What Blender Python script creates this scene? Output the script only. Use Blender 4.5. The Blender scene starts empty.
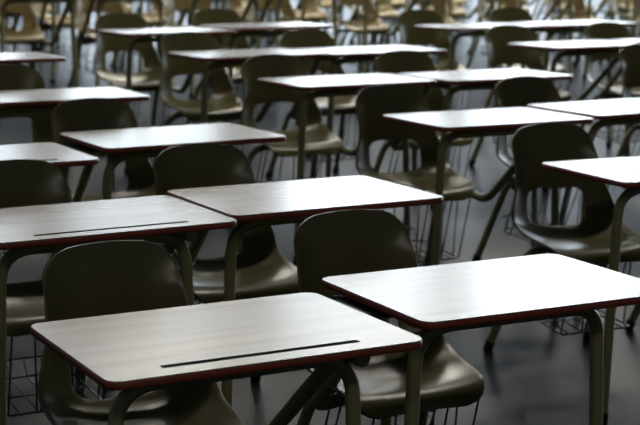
import bpy, bmesh, math, random
from mathutils import Vector, Matrix

SC = bpy.context.scene
COL = SC.collection
random.seed(7)
YAW = math.radians(27.0)
UX, UY = math.cos(YAW), math.sin(YAW)


def world(u, v, z=0.0):
    """hall axes (u along the rows, v towards the front of the hall) to scene axes"""
    return Vector((u * UX + v * UY, u * UY - v * UX, z))


# ------------------------------------------------------------------ materials
def new_mat(name, color, rough=0.5, spec=0.5, metal=0.0, coat=0.0, coat_rough=0.1):
    m = bpy.data.materials.new(name)
    m.use_nodes = True
    b = m.node_tree.nodes['Principled BSDF']
    b.inputs['Base Color'].default_value = (*color, 1)
    b.inputs['Roughness'].default_value = rough
    b.inputs['Metallic'].default_value = metal
    b.inputs['Specular IOR Level'].default_value = spec
    b.inputs['Coat Weight'].default_value = coat
    b.inputs['Coat Roughness'].default_value = coat_rough
    return m


def tex_noise(m, scale, detail=4, vec_scale=(1, 1, 1), coord='Object'):
    nt = m.node_tree
    tc = nt.nodes.new('ShaderNodeTexCoord')
    mp = nt.nodes.new('ShaderNodeMapping')
    mp.inputs['Scale'].default_value = vec_scale
    n = nt.nodes.new('ShaderNodeTexNoise')
    n.inputs['Scale'].default_value = scale
    n.inputs['Detail'].default_value = detail
    nt.links.new(tc.outputs[coord], mp.inputs['Vector'])
    nt.links.new(mp.outputs['Vector'], n.inputs['Vector'])
    return n, mp


def ramp(m, src, stops):
    nt = m.node_tree
    r = nt.nodes.new('ShaderNodeValToRGB')
    e = r.color_ramp.elements
    while len(e) < len(stops):
        e.new(0.5)
    for k, (p, c) in enumerate(stops):
        e[k].position = p
        e[k].color = (*c, 1)
    nt.links.new(src, r.inputs['Fac'])
    return r


def bump(m, src, strength, dist=0.002):
    nt = m.node_tree
    b = nt.nodes.new('ShaderNodeBump')
    b.inputs['Strength'].default_value = strength
    b.inputs['Distance'].default_value = dist
    nt.links.new(src, b.inputs['Height'])
    nt.links.new(b.outputs['Normal'], nt.nodes['Principled BSDF'].inputs['Normal'])


def emit_mat(name, color, strength):
    m = bpy.data.materials.new(name)
    m.use_nodes = True
    nt = m.node_tree
    nt.nodes.clear()
    o = nt.nodes.new('ShaderNodeOutputMaterial')
    e = nt.nodes.new('ShaderNodeEmission')
    e.inputs['Color'].default_value = (*color, 1)
    e.inputs['Strength'].default_value = strength
    nt.links.new(e.outputs[0], o.inputs['Surface'])
    return m


M = {}
# laminate: pale wood print, faint long streaks and a few rubbed patches
m = M['laminate'] = new_mat('laminate', (0.42, 0.37, 0.32), 0.265, 0.5)
nt = m.node_tree
n, mp = tex_noise(m, 2.6, 2.5, (0.8, 9, 1))
oi = nt.nodes.new('ShaderNodeObjectInfo')
sc_ = nt.nodes.new('ShaderNodeVectorMath')
sc_.operation = 'SCALE'
sc_.inputs[3].default_value = 1.0
vm = nt.nodes.new('ShaderNodeCombineXYZ')
mu = nt.nodes.new('ShaderNodeMath')
mu.operation = 'MULTIPLY'
mu.inputs[1].default_value = 37.0
nt.links.new(oi.outputs['Random'], mu.inputs[0])
nt.links.new(mu.outputs[0], vm.inputs[0])
nt.links.new(mu.outputs[0], vm.inputs[1])
nt.links.new(vm.outputs[0], mp.inputs['Location'])
r1 = ramp(m, n.outputs['Fac'], [(0.30, (0.155, 0.136, 0.124)), (0.50, (0.188, 0.166, 0.152)), (0.70, (0.205, 0.182, 0.167))])
nt.links.new(r1.outputs['Color'], nt.nodes['Principled BSDF'].inputs['Base Color'])

M['edge'] = new_mat('red_brown_edge', (0.22, 0.050, 0.030), 0.38, 0.4)
M['groove'] = new_mat('pencil_groove_dark', (0.008, 0.008, 0.010), 1.0, 0.0)
M['underside'] = new_mat('black_underside', (0.010, 0.010, 0.011), 0.7, 0.2)

m = M['shell'] = new_mat('olive_fiberglass', (0.062, 0.054, 0.026), 0.30, 0.5)
n, _ = tex_noise(m, 9, 6)
r1 = ramp(m, n.outputs['Fac'], [(0.3, (0.080, 0.074, 0.026)), (0.7, (0.100, 0.092, 0.034))])
nt = m.node_tree
nt.links.new(r1.outputs['Color'], nt.nodes['Principled BSDF'].inputs['Base Color'])
n, _ = tex_noise(m, 140, 4)
bump(m, n.outputs['Fac'], 0.12, 0.001)

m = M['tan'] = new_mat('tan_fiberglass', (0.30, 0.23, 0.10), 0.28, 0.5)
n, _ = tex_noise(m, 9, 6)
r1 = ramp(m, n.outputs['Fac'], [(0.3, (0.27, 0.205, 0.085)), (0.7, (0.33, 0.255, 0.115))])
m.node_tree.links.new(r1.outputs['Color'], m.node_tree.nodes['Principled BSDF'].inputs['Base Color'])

m = M['tube'] = new_mat('olive_enamel_tube', (0.25, 0.24, 0.115), 0.30, 0.5)
M['wire'] = new_mat('dark_wire', (0.020, 0.024, 0.036), 0.30, 0.6, 0.3)
M['plate'] = new_mat('grey_steel_plate', (0.13, 0.14, 0.15), 0.45, 0.5, 0.3)
M['rubber'] = new_mat('black_rubber', (0.010, 0.010, 0.012), 0.6, 0.3)
M['glide'] = new_mat('nickel_glide', (0.35, 0.35, 0.36), 0.3, 0.5, 0.9)

# floor: dark blue-grey polished tile with fine speckle
m = M['floor'] = new_mat('floor_tile', (0.045, 0.052, 0.07), 0.32, 0.045)
nt = m.node_tree
n, _ = tex_noise(m, 90, 6)
r1 = ramp(m, n.outputs['Fac'], [(0.35, (0.004, 0.008, 0.015)), (0.65, (0.012, 0.019, 0.033))])
br = nt.nodes.new('ShaderNodeTexBrick')
br.offset = 0
br.inputs['Color1'].default_value = (1, 1, 1, 1)
br.inputs['Color2'].default_value = (0.93, 0.93, 0.93, 1)
br.inputs['Mortar'].default_value = (0.55, 0.55, 0.55, 1)
br.inputs['Scale'].default_value = 1.0
br.inputs['Mortar Size'].default_value = 0.002
br.inputs['Brick Width'].default_value = 0.305
br.inputs['Row Height'].default_value = 0.305
tc = nt.nodes.new('ShaderNodeTexCoord')
nt.links.new(tc.outputs['Object'], br.inputs['Vector'])
mx = nt.nodes.new('ShaderNodeMix')
mx.data_type = 'RGBA'
mx.blend_type = 'MULTIPLY'
mx.inputs['Factor'].default_value = 1.0
nt.links.new(r1.outputs['Color'], mx.inputs['A'])
nt.links.new(br.outputs['Color'], mx.inputs['B'])
nt.links.new(mx.outputs['Result'], nt.nodes['Principled BSDF'].inputs['Base Color'])
n2, _ = tex_noise(m, 2.0, 4)
r2 = ramp(m, n2.outputs['Fac'], [(0.3, (0.33, 0.33, 0.33)), (0.7, (0.39, 0.39, 0.39))])
nt.links.new(r2.outputs['Color'], nt.nodes['Principled BSDF'].inputs['Roughness'])

M['wall'] = new_mat('painted_wall', (0.11, 0.12, 0.14), 0.6, 0.3)
M['ceiling'] = new_mat('ceiling_tile', (0.12, 0.12, 0.13), 0.8, 0.2)
M['trim'] = new_mat('dark_trim', (0.02, 0.02, 0.025), 0.4, 0.4)
M['winframe'] = new_mat('window_frame_paint', (0.25, 0.25, 0.24), 0.4, 0.4)
M['daylight'] = emit_mat('daylit_window', (0.78, 0.90, 1.0), 4.6)
M['lamp'] = emit_mat('far_fill', (1.0, 0.94, 0.82), 50.0)  # glow of unseen lamps added to brighten the far block
M['fill_dim'] = emit_mat('front_fill', (1.0, 0.93, 0.80), 12.0)  # added fill from behind the viewer for the chair fronts
M['fill_mid'] = emit_mat('middle_fill', (1.0, 0.93, 0.80), 30.0)  # added fill light above the middle rows
M['fill_body'] = new_mat('fill_lamp_housing', (0.5, 0.5, 0.5), 0.5, 0.4)


# ------------------------------------------------------------------ mesh helpers
def link(name, me, mat, parent=None, smooth=True):
    if isinstance(me, bmesh.types.BMesh):
        bm = me
        bmesh.ops.recalc_face_normals(bm, faces=bm.faces)
        me = bpy.data.meshes.new(name)
        bm.to_mesh(me)
        bm.free()
    for p in me.polygons:
        p.use_smooth = smooth
    me.materials.clear()
    me.materials.append(mat)
    o = bpy.data.objects.new(name, me)
    COL.objects.link(o)
    o.parent = parent
    return o


def auto_smooth(o, deg=35):
    me = o.data
    bm = bmesh.new()
    bm.from_mesh(me)
    for e in bm.edges:
        if len(e.link_faces) == 2 and e.calc_face_angle(0) > math.radians(deg):
            e.smooth = False
    bm.to_mesh(me)
    bm.free()


def fillet(pts, rads, seg=8):
    """polyline with rounded corners"""
    pts = [Vector(p) for p in pts]
    out = [pts[0]]
    for i in range(1, len(pts) - 1):
        r = rads[i - 1] if isinstance(rads, (list, tuple)) else rads
        a, b, c = pts[i - 1], pts[i], pts[i + 1]
        d1, d2 = (a - b).normalized(), (c - b).normalized()
        ang = d1.angle(d2)
        t = min(r / math.tan(ang / 2), (a - b).length * 0.49, (c - b).length * 0.49)
        p1, p2 = b + d1 * t, b + d2 * t
        for k in range(seg + 1):
            f = k / seg
            # quadratic arc is close enough to the bend of a steel tube
            out.append((1 - f) ** 2 * p1 + 2 * f * (1 - f) * b + f * f * p2)
    out.append(pts[-1])
    return out


def tube(bm, pts, r, n=12, cap=True, r_end=None):
    pts = [Vector(p) for p in pts]
    q = [pts[0]]
    for p in pts[1:]:
        if (p - q[-1]).length > 1e-5:
            q.append(p)
    pts = q
    t0 = (pts[1] - pts[0]).normalized()
    ref = Vector((0, 0, 1)) if abs(t0.z) < 0.9 else Vector((1, 0, 0))
    nrm = t0.cross(ref).normalized()
    rings = []
    L = len(pts)
    for i, p in enumerate(pts):
        t = (pts[min(i + 1, L - 1)] - pts[max(i - 1, 0)]).normalized()
        nrm = (nrm - t * nrm.dot(t)).normalized()
        bi = t.cross(nrm)
        rr = r if r_end is None else r + (r_end - r) * i / (L - 1)
        rings.append([bm.verts.new(p + (nrm * math.cos(2 * math.pi * k / n) + bi * math.sin(2 * math.pi * k / n)) * rr)
                      for k in range(n)])
    for i in range(L - 1):
        for k in range(n):
            bm.faces.new((rings[i][k], rings[i][(k + 1) % n], rings[i + 1][(k + 1) % n], rings[i + 1][k]))
    if cap:
        bm.faces.new(rings[0][::-1])
        bm.faces.new(rings[-1])


def box(bm, x0, x1, y0, y1, z0, z1, tf=None):
    vs = []
    for z in (z0, z1):
        for x, y in ((x0, y0), (x1, y0), (x1, y1), (x0, y1)):
            p = Vector((x, y, z))
            vs.append(bm.verts.new(tf(p) if tf else p))
    f = [(0, 3, 2, 1), (4, 5, 6, 7), (0, 1, 5, 4), (1, 2, 6, 5), (2, 3, 7, 6), (3, 0, 4, 7)]
    return [bm.faces.new([vs[k] for k in q]) for q in f]


def round_rect(hx, hy, r, seg=7):
    out = []
    for cx, cy, a0 in ((hx - r, hy - r, 0), (-hx + r, hy - r, 90), (-hx + r, -hy + r, 180), (hx - r, -hy + r, 270)):
        for k in range(seg + 1):
            a = math.radians(a0 + 90 * k / seg)
            out.append((cx + r * math.cos(a), cy + r * math.sin(a)))
    return out


# ------------------------------------------------------------------ the combo desk
# local axes: +x along the row, -y towards the front of the hall, origin on the floor under the desktop centre
DW, DD, DH = 0.61, 0.4655, 0.72
SLOPE = math.radians(-3.26)      # the tops slope down a little towards the sitter


def make_plain_top(bm):
    e = 0.0012
    outer = round_rect(DW / 2 - e, DD / 2 - e, 0.030)
    vo = [bm.verts.new((x, y, 0)) for x, y in outer]
    vb = [bm.verts.new((x, y, -0.0016)) for x, y in outer]
    bm.faces.new(vo)
    for k in range(len(vo)):
        j = (k + 1) % len(vo)
        bm.faces.new((vo[k], vb[k], vb[j], vo[j]))


def make_top(bm):
    """laminate face with a real sunk pencil slot cut through it"""
    z = 0.0
    e = 0.0012
    outer = round_rect(DW / 2 - e, DD / 2 - e, 0.030)
    # start the outline at the middle of the right side, level with the slot
    ys = -0.178
    outer = [(DW / 2 - e, ys)] + [p for p in outer if p[1] > ys] + [(-DW / 2 + e, ys)] + [p for p in outer if p[1] < ys]
    up = [p for p in round_rect(0.192, 0.0095, 0.006, 4) if p[1] > 0.0003]
    up = [(0.192, 0.0)] + up + [(-0.192, 0.0)]
    dn = [(-x, -y) for x, y in up]
    vo = [bm.verts.new((x, y, z)) for x, y in outer]
    vu = [bm.verts.new((x, y + ys, z)) for x, y in up]
    vd = [vu[-1]] + [bm.verts.new((x, y + ys, z)) for x, y in dn[1:-1]] + [vu[0]]
    nb = [p[1] > ys for p in outer].count(True) + 2
    bm.faces.new(vo[:nb] + vu[::-1])
    bm.faces.new(vo[nb - 1:] + [vo[0]] + vd[::-1])
    vb = [bm.verts.new((x, y, z - 0.0016)) for x, y in outer]
    for k in range(len(vo)):
        j = (k + 1) % len(vo)
        bm.faces.new((vo[k], vb[k], vb[j], vo[j]))


def make_edge_band(bm):
    prof = [(0.0, -0.0008), (0.0024, -0.0022), (0.0036, -0.006), (0.0036, -0.012), (0.002, -0.0155), (-0.004, -0.017)]
    rings = []
    for d, dz in prof:
        rings.append([bm.verts.new((x, y, dz)) for x, y in round_rect(DW / 2 - 0.003 + d, DD / 2 - 0.003 + d, 0.028 + d)])
    n = len(rings[0])
    for a, b in zip(rings, rings[1:]):
        for k in range(n):
            bm.faces.new((a[k], a[(k + 1) % n], b[(k + 1) % n], b[k]))


def make_groove(bm):
    """the floor and sides of the pencil slot"""
    pts = [(x, y - 0.178) for x, y in round_rect(0.192, 0.0095, 0.006, 4)]
    a = [bm.verts.new((x, y, 0)) for x, y in pts]
    b = [bm.verts.new((x, y * 1.0, -0.0075)) for x, y in pts]
    n = len(a)
    for k in range(n):
        bm.faces.new((a[k], b[k], b[(k + 1) % n], a[(k + 1) % n]))
    bm.faces.new(b)


def make_under(bm):
    o = round_rect(DW / 2 - 0.006, DD / 2 - 0.006, 0.026)
    a = [bm.verts.new((x, y, -0.0165)) for x, y in o]
    b = [bm.verts.new((x, y, -0.0135)) for x, y in o]
    n = len(a)
    bm.faces.new(a)
    bm.faces.new(b)
    for k in range(n):
        bm.faces.new((a[k], a[(k + 1) % n], b[(k + 1) % n], b[k]))


# seat shell: profile (y, z) of the centre line from the top of the back to the front lip,
# half width, forward curl of the side flange
PROF = [
    # y,     z,     w,    curl, lift
    (0.612, 0.757, 0.156, 0.004, 0.000),
    (0.604, 0.722, 0.160, 0.010, 0.000),
    (0.594, 0.675, 0.163, 0.020, 0.000),
    (0.583, 0.625, 0.166, 0.030, 0.000),
    (0.573, 0.575, 0.171, 0.040, 0.000),
    (0.564, 0.530, 0.184, 0.048, 0.004),
    (0.553, 0.488, 0.196, 0.052, 0.010),
    (0.536, 0.452, 0.203, 0.048, 0.016),
    (0.508, 0.424, 0.205, 0.038, 0.020),
    (0.468, 0.408, 0.205, 0.030, 0.022),
    (0.425, 0.402, 0.203, 0.022, 0.022),
    (0.385, 0.401, 0.199, 0.016, 0.018),
    (0.342, 0.405, 0.196, 0.010, 0.012),
    (0.298, 0.408, 0.192, 0.006, 0.008),
    (0.256, 0.407, 0.187, 0.002, 0.004),
    (0.228, 0.394, 0.183, 0.000, 0.000),
    (0.218, 0.372, 0.179, 0.000, 0.000),
]


def catmull(tab, s):
    n = len(tab) - 1
    x = s * n
    i = min(int(x), n - 1)
    f = x - i
    g = lambda k: tab[max(0, min(n, k))]
    out = []
    for c in range(len(tab[0])):
        p0, p1, p2, p3 = g(i - 1)[c], g(i)[c], g(i + 1)[c], g(i + 2)[c]
        out.append(0.5 * (2 * p1 + (p2 - p0) * f + (2 * p0 - 5 * p1 + 4 * p2 - p3) * f * f + (3 * p1 - p0 - 3 * p2 + p3) * f ** 3))
    return out


def shell_mesh():
    # arc length table
    N = 400
    P = [catmull(PROF, k / N) for k in range(N + 1)]
    L = [0]
    for a, b in zip(P, P[1:]):
        L.append(L[-1] + math.hypot(b[0] - a[0], b[1] - a[1]))
    tot = L[-1]

    def at(s):
        d = s * tot
        import bisect
        i = min(max(bisect.bisect_left(L, d), 1), N)
        f = (d - L[i - 1]) / (L[i] - L[i - 1])
        return [P[i - 1][c] + (P[i][c] - P[i - 1][c]) * f for c in range(5)], i

    NS, NT = 56, 34
    bm = bmesh.new()
    grid = []
    par = {}

    def place(s, t):
        (y, z, w, curl, lift), i = at(s)
        i = min(max(i, 2), N - 2)
        ty, tz = P[i + 2][0] - P[i - 2][0], P[i + 2][1] - P[i - 2][1]
        l = math.hypot(ty, tz)
        ty, tz = ty / l, tz / l
        # inward normal (towards the sitter): forward on the back, up on the seat
        ny, nz = tz, -ty
        if ny * -1 + nz * 1 < 0:
            ny, nz = -ny, -nz
        d = s * tot
        rc = 0.062
        if d < rc:
            w = w - rc + math.sqrt(max(0, rc * rc - (rc - d) ** 2))
        e = tot - d
        rf = 0.060
        if e < rf:
            w = w - rf + math.sqrt(max(0, rf * rf - (rf - e) ** 2))
        a = abs(t)
        k = (curl * a ** 3.0 + 0.010 * a * a) * min(1.0, 0.15 + d / 0.12)
        # slight crown along the top and the front lip
        x = w * 0.955 * t
        dip = 0.020 * (x / 0.15) ** 2 * max(0.0, 1 - d / 0.16) ** 2
        y -= dip * ty * -1
        z += dip * tz
        return Vector((x - 0.020, y + ny * k, z + nz * k + lift * a ** 4 * 0.4)), d, w

    for i in range(NS + 1):
        s = (i / NS)
        # tighter rows close to both ends
        if i <= 6:
            s = (i / 6) ** 1.6 * (6 / NS)
        if i >= NS - 5:
            s = 1 - ((NS - i) / 5) ** 1.5 * (5 / NS)
        row = []
        for j in range(NT + 1):
            t = -1 + 2 * j / NT
            v = bm.verts.new(place(s, t)[0])
            par[v] = [s, t]
            row.append(v)
        grid.append(row)
    # opening at the foot of the back (arc length centre d0, half length hd, half width hx)
    d0, hd, hx = 0.280, 0.066, 0.114
    def q(s, t):
        pd = place(s, t)
        return ((s * tot - d0) / hd, pd[2] * t / hx)
    faces = []
    for i in range(NS):
        for j in range(NT):
            vs = (grid[i][j], grid[i][j + 1], grid[i + 1][j + 1], grid[i + 1][j])
            s = sum(par[v][0] for v in vs) / 4
            t = sum(par[v][1] for v in vs) / 4
            a, b = q(s, t)
            if abs(a) ** 4.5 + abs(b) ** 4.5 < 1:
                continue
            faces.append(bm.faces.new(vs))
    hole = set()
    for v in bm.verts:
        s, t = par[v]
        if v.is_boundary and v.link_faces and 0.05 < s < 0.8 and abs(t) < 0.95:
            hole.add(v)
    for v in hole:
        s, t = par[v]
        a, b = q(s, t)
        rr = (abs(a) ** 4.5 + abs(b) ** 4.5) ** (1 / 4.5)
        ns = (d0 + a / rr * hd) / tot
        nt_ = b / rr * hx / place(ns, t)[2]
        v.co = place(ns, nt_)[0]
    bmesh.ops.delete(bm, geom=[v for v in bm.verts if not v.link_faces], context='VERTS')
    bmesh.ops.remove_doubles(bm, verts=bm.verts, dist=0.0006)
    bmesh.ops.recalc_face_normals(bm, faces=bm.faces)
    # relax around the opening
    inner = [v for v in bm.verts if not v.is_boundary]
    bmesh.ops.smooth_vert(bm, verts=inner, factor=0.5, use_axis_x=True, use_axis_y=True, use_axis_z=True)
    # make sure the normals point to the sitter
    f = min(bm.faces, key=lambda f: (f.calc_center_median() - Vector((0, 0.4, 0.43))).length)
    if f.normal.z < 0:
        bmesh.ops.reverse_faces(bm, faces=bm.faces)
    me = bpy.data.meshes.new('tmp')
    bm.to_mesh(me)
    bm.free()
    o = bpy.data.objects.new('tmp', me)
    COL.objects.link(o)
    md = o.modifiers.new('s', 'SOLIDIFY')
    md.thickness = 0.007
    md.offset = -1
    md2 = o.modifiers.new('b', 'BEVEL')
    md2.width = 0.0022
    md2.segments = 2
    md2.limit_method = 'ANGLE'
    md2.angle_limit = math.radians(50)
    dg = bpy.context.evaluated_depsgraph_get()
    res = bpy.data.meshes.new_from_object(o.evaluated_get(dg))
    bpy.data.objects.remove(o)
    return res


TR = 0.0145      # tube radius


def make_desk(side, grooved=False):
    root = bpy.data.objects.new('student_desk', None)
    root.empty_display_size = 0.2
    COL.objects.link(root)
    bm = bmesh.new()
    (make_top if grooved else make_plain_top)(bm)
    top = link('desktop', bm, M['laminate'], root, smooth=False)
    top.location = (0, 0, DH)
    top.rotation_euler.x = SLOPE
    bm = bmesh.new(); make_edge_band(bm)
    o = link('edge_band', bm, M['edge'], top); o['label'] = 'red-brown edge of the desktop'
    if grooved:
        bm = bmesh.new()
        make_groove(bm)
        o = link('pencil_groove', bm, M['groove'], top, smooth=False)
        o['label'] = 'dark pencil groove near the front edge'
    bm = bmesh.new(); make_under(bm)
    link('underside_board', bm, M['underside'], top, smooth=False)
    # steel plate under the left side of the top
    for x0, x1 in (((-0.294, -0.250),) if side < 0 else ()):
        bm = bmesh.new()
        box(bm, x0, x1, -0.04, 0.185, -0.034, -0.031)
        box(bm, x1 - 0.003, x1, -0.04, 0.185, -0.0315, -0.0165)
        pl = link('mounting_plate', bm, M['plate'], root, smooth=False)
        pl.location = (0, 0, DH)
        pl.rotation_euler.x = SLOPE
    # front legs bend under the top and meet in a bar
    zt = DH - 0.0165 - TR
    yf, lx, rx = (-0.135, -0.258, 0.200) if side > 0 else (-0.130, -0.265, 0.165)

    def leg(path, rads, name='leg'):
        bm = bmesh.new()
        tube(bm, fillet(path, rads, 9), TR)
        o = link(name, bm, M['tube'], root)
        auto_smooth(o)
        f = Vector(path[0])
        d = (Vector(path[0]) - Vector(path[1])).normalized()
        bm = bmesh.new()
        tube(bm, [f - d * 0.028, f - d * 0.010, f - d * 0.0, f + d * 0.007], TR + 0.0022, 14)
        g = link('foot_boot', bm, M['rubber'], o)
        g['label'] = 'black rubber foot'
        auto_smooth(g)
        return o
    leg([(lx - 0.022, yf - 0.018, 0.008), (lx, yf, zt), (-0.10, yf, zt)], 0.085)
    leg([(rx + 0.030, yf - 0.018, 0.008), (rx, yf, zt), (0.04, yf, zt)], 0.085)
    bm = bmesh.new()
    tube(bm, [(-0.101, yf, zt), (0.041, yf, zt)], TR)
    auto_smooth(link('cross_bar', bm, M['tube'], root))
    # arm that carries the top from the seat
    bm = bmesh.new()
    ax = 0.205 if side > 0 else -0.205
    if side > 0:
        arm = fillet([(ax * 0.25, 0.43, 0.352), (ax, 0.42, 0.348), (ax, 0.300, 0.342), (ax, -0.090, zt - 0.002), (ax, -0.17, zt + 0.002)],
                     [0.05, 0.26, 0.08], 12)
    else:
        arm = fillet([(ax * 0.2, 0.44, 0.352), (ax, 0.432, 0.336), (ax - 0.03, 0.060, zt - 0.004), (ax - 0.03, -0.08, zt)],
                     [0.045, 0.08], 10)
    tube(bm, arm, 0.016)
    auto_smooth(link('connecting_arm', bm, M['tube'], root))
    # rear legs and bar under the seat
    zs = 0.370
    leg([(-0.225, 0.590, 0.008), (-0.168, 0.462, zs), (-0.02, 0.445, zs)], 0.075)['rear'] = 1
    leg([(0.165, 0.590, 0.008), (0.140, 0.462, zs), (0.05, 0.445, zs)], 0.075)['rear'] = 1
    bm = bmesh.new()
    tube(bm, [(-0.021, 0.445, zs), (0.051, 0.445, zs)], TR)
    tube(bm, [(0.02, 0.452, zs), (0.02, 0.242, zs)], TR * 0.95)
    tube(bm, [(-0.10, 0.275, zs), (0.10, 0.275, zs)], 0.0105)
    auto_smooth(link('seat_support', bm, M['tube'], root))
    # book rack hung from the seat on bent wires
    bm = bmesh.new()
    w = 0.0028
    zr = 0.130
    tube(bm, fillet([(-0.13, 0.33, zr), (0.13, 0.33, zr), (0.13, 0.60, zr + 0.01), (-0.13, 0.60, zr + 0.01), (-0.13, 0.33, zr), (-0.1, 0.33, zr)], 0.03, 5), w * 1.2, 8)
    for k in range(5):
        x = -0.10 + 0.05 * k
        tube(bm, fillet([(x, 0.33, zr), (x, 0.59, zr + 0.008), (x, 0.63, zr + 0.055)], 0.015, 4), w * 0.8, 6)
    tube(bm, [(-0.13, 0.46, zr + 0.003), (0.13, 0.46, zr + 0.003)], w * 0.9, 6)
    tube(bm, [(-0.105, 0.63, zr + 0.055), (0.105, 0.63, zr + 0.055)], w, 6)
    link('book_rack', bm, M['wire'], root).location.y = -0.04
    for sx in (-1, 1):
        x = 0.13 * sx
        for (ya, yb, yc, yd) in ((0.27, 0.335, 0.375, 0.36), (0.42, 0.53, 0.57, 0.47)):
            bm = bmesh.new()
            tube(bm, fillet([(x * 1.05, ya, 0.382), (x * 1.02, yb, zr), (x * 1.02, yc, zr), (x * 1.05, yd, 0.382)], 0.012, 5), w, 6)
            link('rack_hanger', bm, M['wire'], root).location.y = -0.04
    for x in (-0.05, 0.05):
        bm = bmesh.new()
        tube(bm, fillet([(x - 0.02, 0.29, 0.382), (x - 0.005, 0.332, zr), (x + 0.005, 0.332, zr), (x + 0.02, 0.29, 0.382)], 0.005, 3), w, 6)
        link('rack_hanger', bm, M['wire'], root).location.y = -0.04
    sh = link('seat_shell', shell_mesh(), M['shell'], root)
    auto_smooth(sh, 50)
    # rivets that hold the shell
    return root


def copy_tree(o, parent=None):
    c = o.copy()
    COL.objects.link(c)
    c.parent = parent
    if parent is None:
        BORN.append([])
    elif parent.parent is None:
        BORN[-1].append(c)
    for ch in [x for x in KIDS[o.name]]:
        copy_tree(ch, c)
    return c


BORN = []


PROTO = {1: make_desk(1), -1: make_desk(-1), 2: make_desk(1, True)}
USED = {1: False, -1: False, 2: False}
KIDS = {}
allo = list(COL.objects)
for o in allo:
    KIDS[o.name] = [x for x in allo if x.parent == o]

# (u, v, extra yaw degrees, side of the arm, label)
FIRST = [
    (1.105, -2.556, 0.3, 2, 'nearest desk, lower left, grey top with long dark pencil groove'),
    (1.768, -2.649, -0.6, -1, 'desk with bright white top at lower right, beside the nearest grey-topped desk'),
    (1.181, -3.568, 1.0, 2, 'large grooved grey-topped desk at left edge, directly behind the nearest desk'),
    (1.798, -3.629, 0.3, -1, 'pale-topped desk at picture centre, its left corner touching a grooved grey desk'),
    (2.989, -3.596, -3.5, 1, 'desk cut by right edge, its large dark open-backed chair in full view'),
    (3.620, -3.620, 0.0, -1, 'desk outside the right edge, only a rear leg seen beyond the open-backed chair'),
    (1.135, -4.450, 0.5, 2, 'grooved grey desk corner at left edge, behind the large grooved grey-topped desk'),
    (1.811, -4.614, 1.2, -1, 'white-topped desk left of centre, its left corner touching a small grooved corner'),
    (2.992, -4.593, -1.0, 1, 'white-topped desk directly behind the large open-backed chair near the right edge'),
    (3.645, -4.640, 0.8, -1, 'bright desk top at right edge, just behind the desk with the large chair'),
    (1.726, -5.591, -2.0, -1, 'long pale desk top at left edge with dark chair back above it'),
    (2.972, -5.622, -0.6, 1, 'desk forming the left, shinier half of the long top right of centre'),
    (3.625, -5.590, -0.8, -1, 'desk forming the short right end of the long shiny top right of centre'),
]
GROUP = 'combination desks set out in rows'


CHAIR_PARTS = ('seat_shell', 'seat_support', 'book_rack', 'rack_hanger')


def add(u, v, dy, label, side=1, seat_shift=0.0, shell=None):
    """one desk; seat_shift is how far its chair is bolted from the usual place, along the row"""
    o = copy_tree(PROTO[side]) if USED[side] else PROTO[side]
    first = not USED[side]
    USED[side] = True
    if seat_shift:
        for ch in (KIDS[o.name] if first else BORN[-1]):
            if ch.name.split('.')[0] in CHAIR_PARTS or (ch.name.split('.')[0] == 'leg' and ch.get('rear')):
                ch.location.x += seat_shift
    if shell:
        for ch in BORN[-1]:
            if ch.name.split('.')[0] == 'seat_shell':
                ch.data = shell
    p = world(u, v)
    o.location = p
    o.rotation_euler = (0, 0, YAW + math.radians(dy))
    o['label'] = label
    o['category'] = 'school desk'
    o['group'] = GROUP
    return o


SHIFT = [0.010, -0.018, 0.0, -0.006, -0.018, 0.0, 0.0, -0.015, -0.028, -0.01, 0.0, -0.022, -0.03]
for (u, v, dy, sd, lab), sh_ in zip(FIRST, SHIFT):
    add(u, v, dy, lab, sd, sh_)

MID = [
    (4.925, -5.520, 0.0, 1, 'desk beyond right edge, its black chair back standing above the bright tops'),
    (2.958, -6.600, 0.0, 1, 'desk forming the left half of the long grey double top, upper centre left'),
    (3.590, -6.560, 0.0, -1, 'desk forming the right half of the long grey double top, upper centre left'),
    (1.787, -6.786, -1.0, -1, 'small pale desk corner at left edge, just below the tan chair'),
    (4.770, -6.480, 0.0, 1, 'bright thin desk near the right edge, black chair back at its left end'),
    (5.420, -6.480, 0.0, -1, 'desk beyond right edge, its see-through chair back crossed by a diagonal tube'),
    (2.975, -7.640, 0.0, 1, 'red-edged desk at upper left with dark open-backed chair at its left end'),
    (3.600, -7.760, 0.0, -1, 'second red-edged desk at upper left, joined to the end of the first'),
    (4.765, -7.425, 0.0, 1, 'thin desk top at upper right of centre, dark chair back at left end'),
    (5.410, -7.430, 0.0, -1, 'thin desk top at upper right, low dark chair back below the tan chairs'),
]
for u, v, dy, sd, lab in MID:
    add(u, v, dy, lab, sd, -0.006)

# the chairs of the far block use a lighter tan shell material
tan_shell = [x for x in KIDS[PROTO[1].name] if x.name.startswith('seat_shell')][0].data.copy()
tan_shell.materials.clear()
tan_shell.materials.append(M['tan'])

SIDE = ['first', 'second', 'third', 'fourth', 'fifth', 'sixth', 'seventh', 'eighth', 'ninth', 'tenth', 'eleventh', 'twelfth', 'thirteenth']
f_, p_, h_ = 1559.6, math.radians(12.464), 1.5652
ROLL = math.radians(1.234)


def in_view(u, v):
    for du, dv, z in ((0.3, 0.2, 0.1), (-0.3, -0.7, 0.1), (0.3, -0.7, 0.45), (-0.3, 0.2, 0.45)):
        q = world(u + du, v + dv)
        z = z - h_
        d = q.y * math.cos(p_) - z * math.sin(p_)
        if d < 0.1:
            continue
        px = 320 + f_ * q.x / d
        py = 212.5 - f_ * (q.y * math.sin(p_) + z * math.cos(p_)) / d
        if -5 < px < 645 and py > 4:
            return True
    return False


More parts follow.
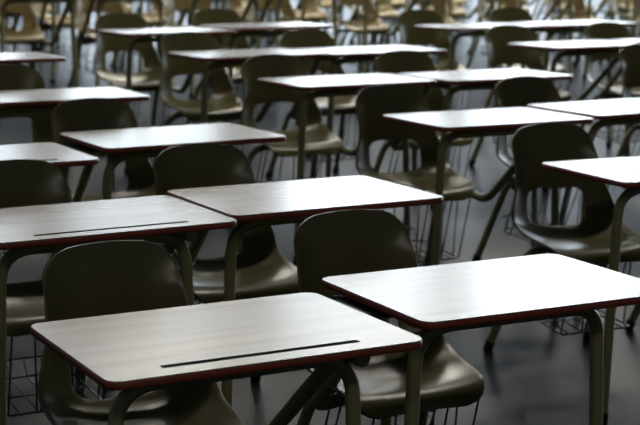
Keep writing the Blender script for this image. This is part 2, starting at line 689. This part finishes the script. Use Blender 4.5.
ROWN = ['nearest', 'second', 'third', 'fourth', 'fifth', 'sixth', 'seventh']
r = 0
for vr, shift in ((-10.0, 0.0), (-11.0, 0.0), (-12.0, 0.0), (-13.0, 0.0)):
    us = [x + shift for x in (2.98, 3.63, 4.30, 4.95, 5.62, 6.27, 6.94, 7.59, 8.26, 8.91, 9.58, 10.23, 10.9, 11.55)]
    vis = [x for x in us if in_view(x, vr - 0.0)]
    for k, x in enumerate(vis):
        if r == 0 and k == 0:
            lab = 'desk with tan open-backed chair and arched tube frame, upper left corner'
        else:
            where = 'leftmost' if k == 0 else SIDE[k] + ' from the left'
            lab = 'blurred tan-chair desk, %s in the %s row of the bright far block' % (where, ROWN[r])
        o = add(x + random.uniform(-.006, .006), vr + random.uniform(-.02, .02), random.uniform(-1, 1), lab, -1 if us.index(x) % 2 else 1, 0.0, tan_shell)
        o['group'] = 'combination desks of the far block'
    r += 1

# ------------------------------------------------------------------ the hall
U0, U1, V0, V1, HZ = -3.0, 15.8, 3.4, -19.5, 5.6     # left, right, front (behind the viewer), back


def hall(p):
    return world(p.x, p.y, p.z)


def struct(name, bm, mat):
    o = link(name, bm, mat, None, smooth=False)
    o['kind'] = 'structure'
    return o


def hbox(name, u0, u1, v0, v1, z0, z1, mat):
    bm = bmesh.new()
    box(bm, min(u0, u1), max(u0, u1), min(v0, v1), max(v0, v1), z0, z1, hall)
    return struct(name, bm, mat)


T = 0.2
fl = hbox('floor', U0 - T, U1 + T, V1 - T, V0 + T, -0.12, 0, M['floor'])
# object coordinates of the tiles follow the hall
hbox('ceiling', U0 - T, U1 + T, V1 - T, V0 + T, HZ, HZ + 0.15, M['ceiling'])
hbox('wall_left', U0 - T, U0, V1, V0, 0, HZ, M['wall'])
hbox('wall_front', U0 - T, U1 + T, V0, V0 + T, 0, HZ, M['wall'])


def window_wall(name, axis, c, a0, a1, wins, n0):
    """wall with rectangular openings; wins = [(a, b)]"""
    bm = bmesh.new()

    def slab(a, b, za, zb):
        if axis == 'u':
            box(bm, a, b, c - T, c, za, zb, hall)
        else:
            box(bm, c, c + T, a, b, za, zb, hall)
    cur = a0
    for a, b, z0, z1 in wins:
        slab(cur, a, 0, HZ)
        slab(a, b, 0, z0)
        slab(a, b, z1, HZ)
        cur = b
    slab(cur, a1, 0, HZ)
    struct(name, bm, M['wall'])
    for k, (a, b, z0, z1) in enumerate(wins):
        bm = bmesh.new()

        def fr(a_, b_, za, zb, d=0.06):
            if axis == 'u':
                box(bm, a_, b_, c - 0.12, c - 0.12 + d, za, zb, hall)
            else:
                box(bm, c + 0.12 - d, c + 0.12, a_, b_, za, zb, hall)
        fw = 0.06
        fr(a, b, z0, z0 + fw); fr(a, b, z1 - fw, z1)
        n = max(1, round((b - a) / 1.3))
        for j in range(n + 1):
            x = a + (b - a) * j / n
            x = min(max(x, a + fw / 2), b - fw / 2)
            fr(x - fw / 2, x + fw / 2, z0 + fw, z1 - fw)
        for zz in (z0 + (z1 - z0) * 0.34,):
            fr(a + fw, b - fw, zz - 0.02, zz + 0.02, 0.05)
        w = struct('window_%d' % (n0 + k), bm, M['winframe'])
        bm = bmesh.new()
        if axis == 'u':
            box(bm, a, b, c - 0.14, c - 0.13, z0, z1, hall)
        else:
            box(bm, c + 0.13, c + 0.14, a, b, z0, z1, hall)
        g = link('window_glass', bm, M['daylight'], w, smooth=False)


window_wall('wall_back', 'u', V1, U0 - T, U1 + T, [(3.6, 5.6, 0.3, 2.3), (6.1, 8.3, 0.3, 2.3), (9.2, 11.8, 0.3, 3.9), (12.3, 15.5, 0.15, 5.2)], 1)
window_wall('wall_right', 'v', U1, V1, V0, [(-19.1, -16.2, 0.5, 5.2), (-15.6, -12.7, 0.5, 5.2), (-12.1, -9.2, 0.5, 5.2), (-8.6, -6.2, 0.5, 5.2)], 5)
for nm, a in (('baseboard_back', (U0, U1, V1, V1 + 0.015)), ('baseboard_left', (U0, U0 + 0.015, V1, V0)),
              ('baseboard_right', (U1 - 0.015, U1, V1, V0)), ('baseboard_front', (U0, U1, V0 - 0.015, V0))):
    hbox(nm, *a, 0, 0.10, M['trim'])

# unseen lamps added to brighten the far block, middle rows and camera-facing sides
k = 0
for v in (2.5, -6.6, -13.0, -15.4, -17.8):
    for u in (3.5, 6.5, 9.5, 12.5) if v < -9 else (-1.2, 1.2) if v > 0 else (2.4, 5.6):
        r_ = bpy.data.objects.new('fill_lamp', None)
        COL.objects.link(r_)
        r_.location = world(u, v, HZ - 0.16)
        r_.rotation_euler = (0, 0, YAW)
        bm = bmesh.new(); box(bm, -0.7, 0.7, -0.16, 0.16, 0.04, 0.16)
        link('fill_lamp_housing', bm, M['fill_body'], r_, smooth=False)
        bm = bmesh.new(); box(bm, -0.68, 0.68, -0.14, 0.14, 0.0, 0.04)
        link('fill_diffuser', bm, M['lamp'] if v < -9 else M['fill_dim'] if v > 0 else M['fill_mid'], r_, smooth=False)
        r_['label'] = 'added unseen fill lamp on the ceiling ' + ('over the far block of desks' if v < -9 else 'over the front of the hall' if v > 0 else 'over the middle rows')
        r_['category'] = 'ceiling lamp'
        r_['group'] = 'added fill lamps over the far block' if v < -9 else 'added fill lamps over the front' if v > 0 else 'added fill lamps over the middle rows'

w = bpy.data.worlds.new('World')
SC.world = w
w.use_nodes = True
w.node_tree.nodes['Background'].inputs['Color'].default_value = (0.5, 0.65, 0.9, 1)
w.node_tree.nodes['Background'].inputs['Strength'].default_value = 0.3

# ------------------------------------------------------------------ camera
cam = bpy.data.cameras.new('Camera')
co = bpy.data.objects.new('Camera', cam)
COL.objects.link(co)
co.location = (0, 0, h_)
co.rotation_euler = (Matrix.Rotation(math.radians(90) - p_, 4, 'X') @ Matrix.Rotation(ROLL, 4, 'Z')).to_euler()
cam.sensor_width = 36
cam.lens = 36 * f_ / 640
cam.dof.use_dof = True
cam.dof.focus_distance = 3.2
cam.dof.aperture_fstop = 6.5
cam.clip_start = 0.05
cam.clip_end = 100
SC.camera = co

SC.view_settings.view_transform = 'Standard'
SC.view_settings.look = 'None'
SC.view_settings.gamma = 1
SC.view_settings.exposure = 0.7
SC.cycles.use_denoising = True
SC.cycles.max_bounces = 6
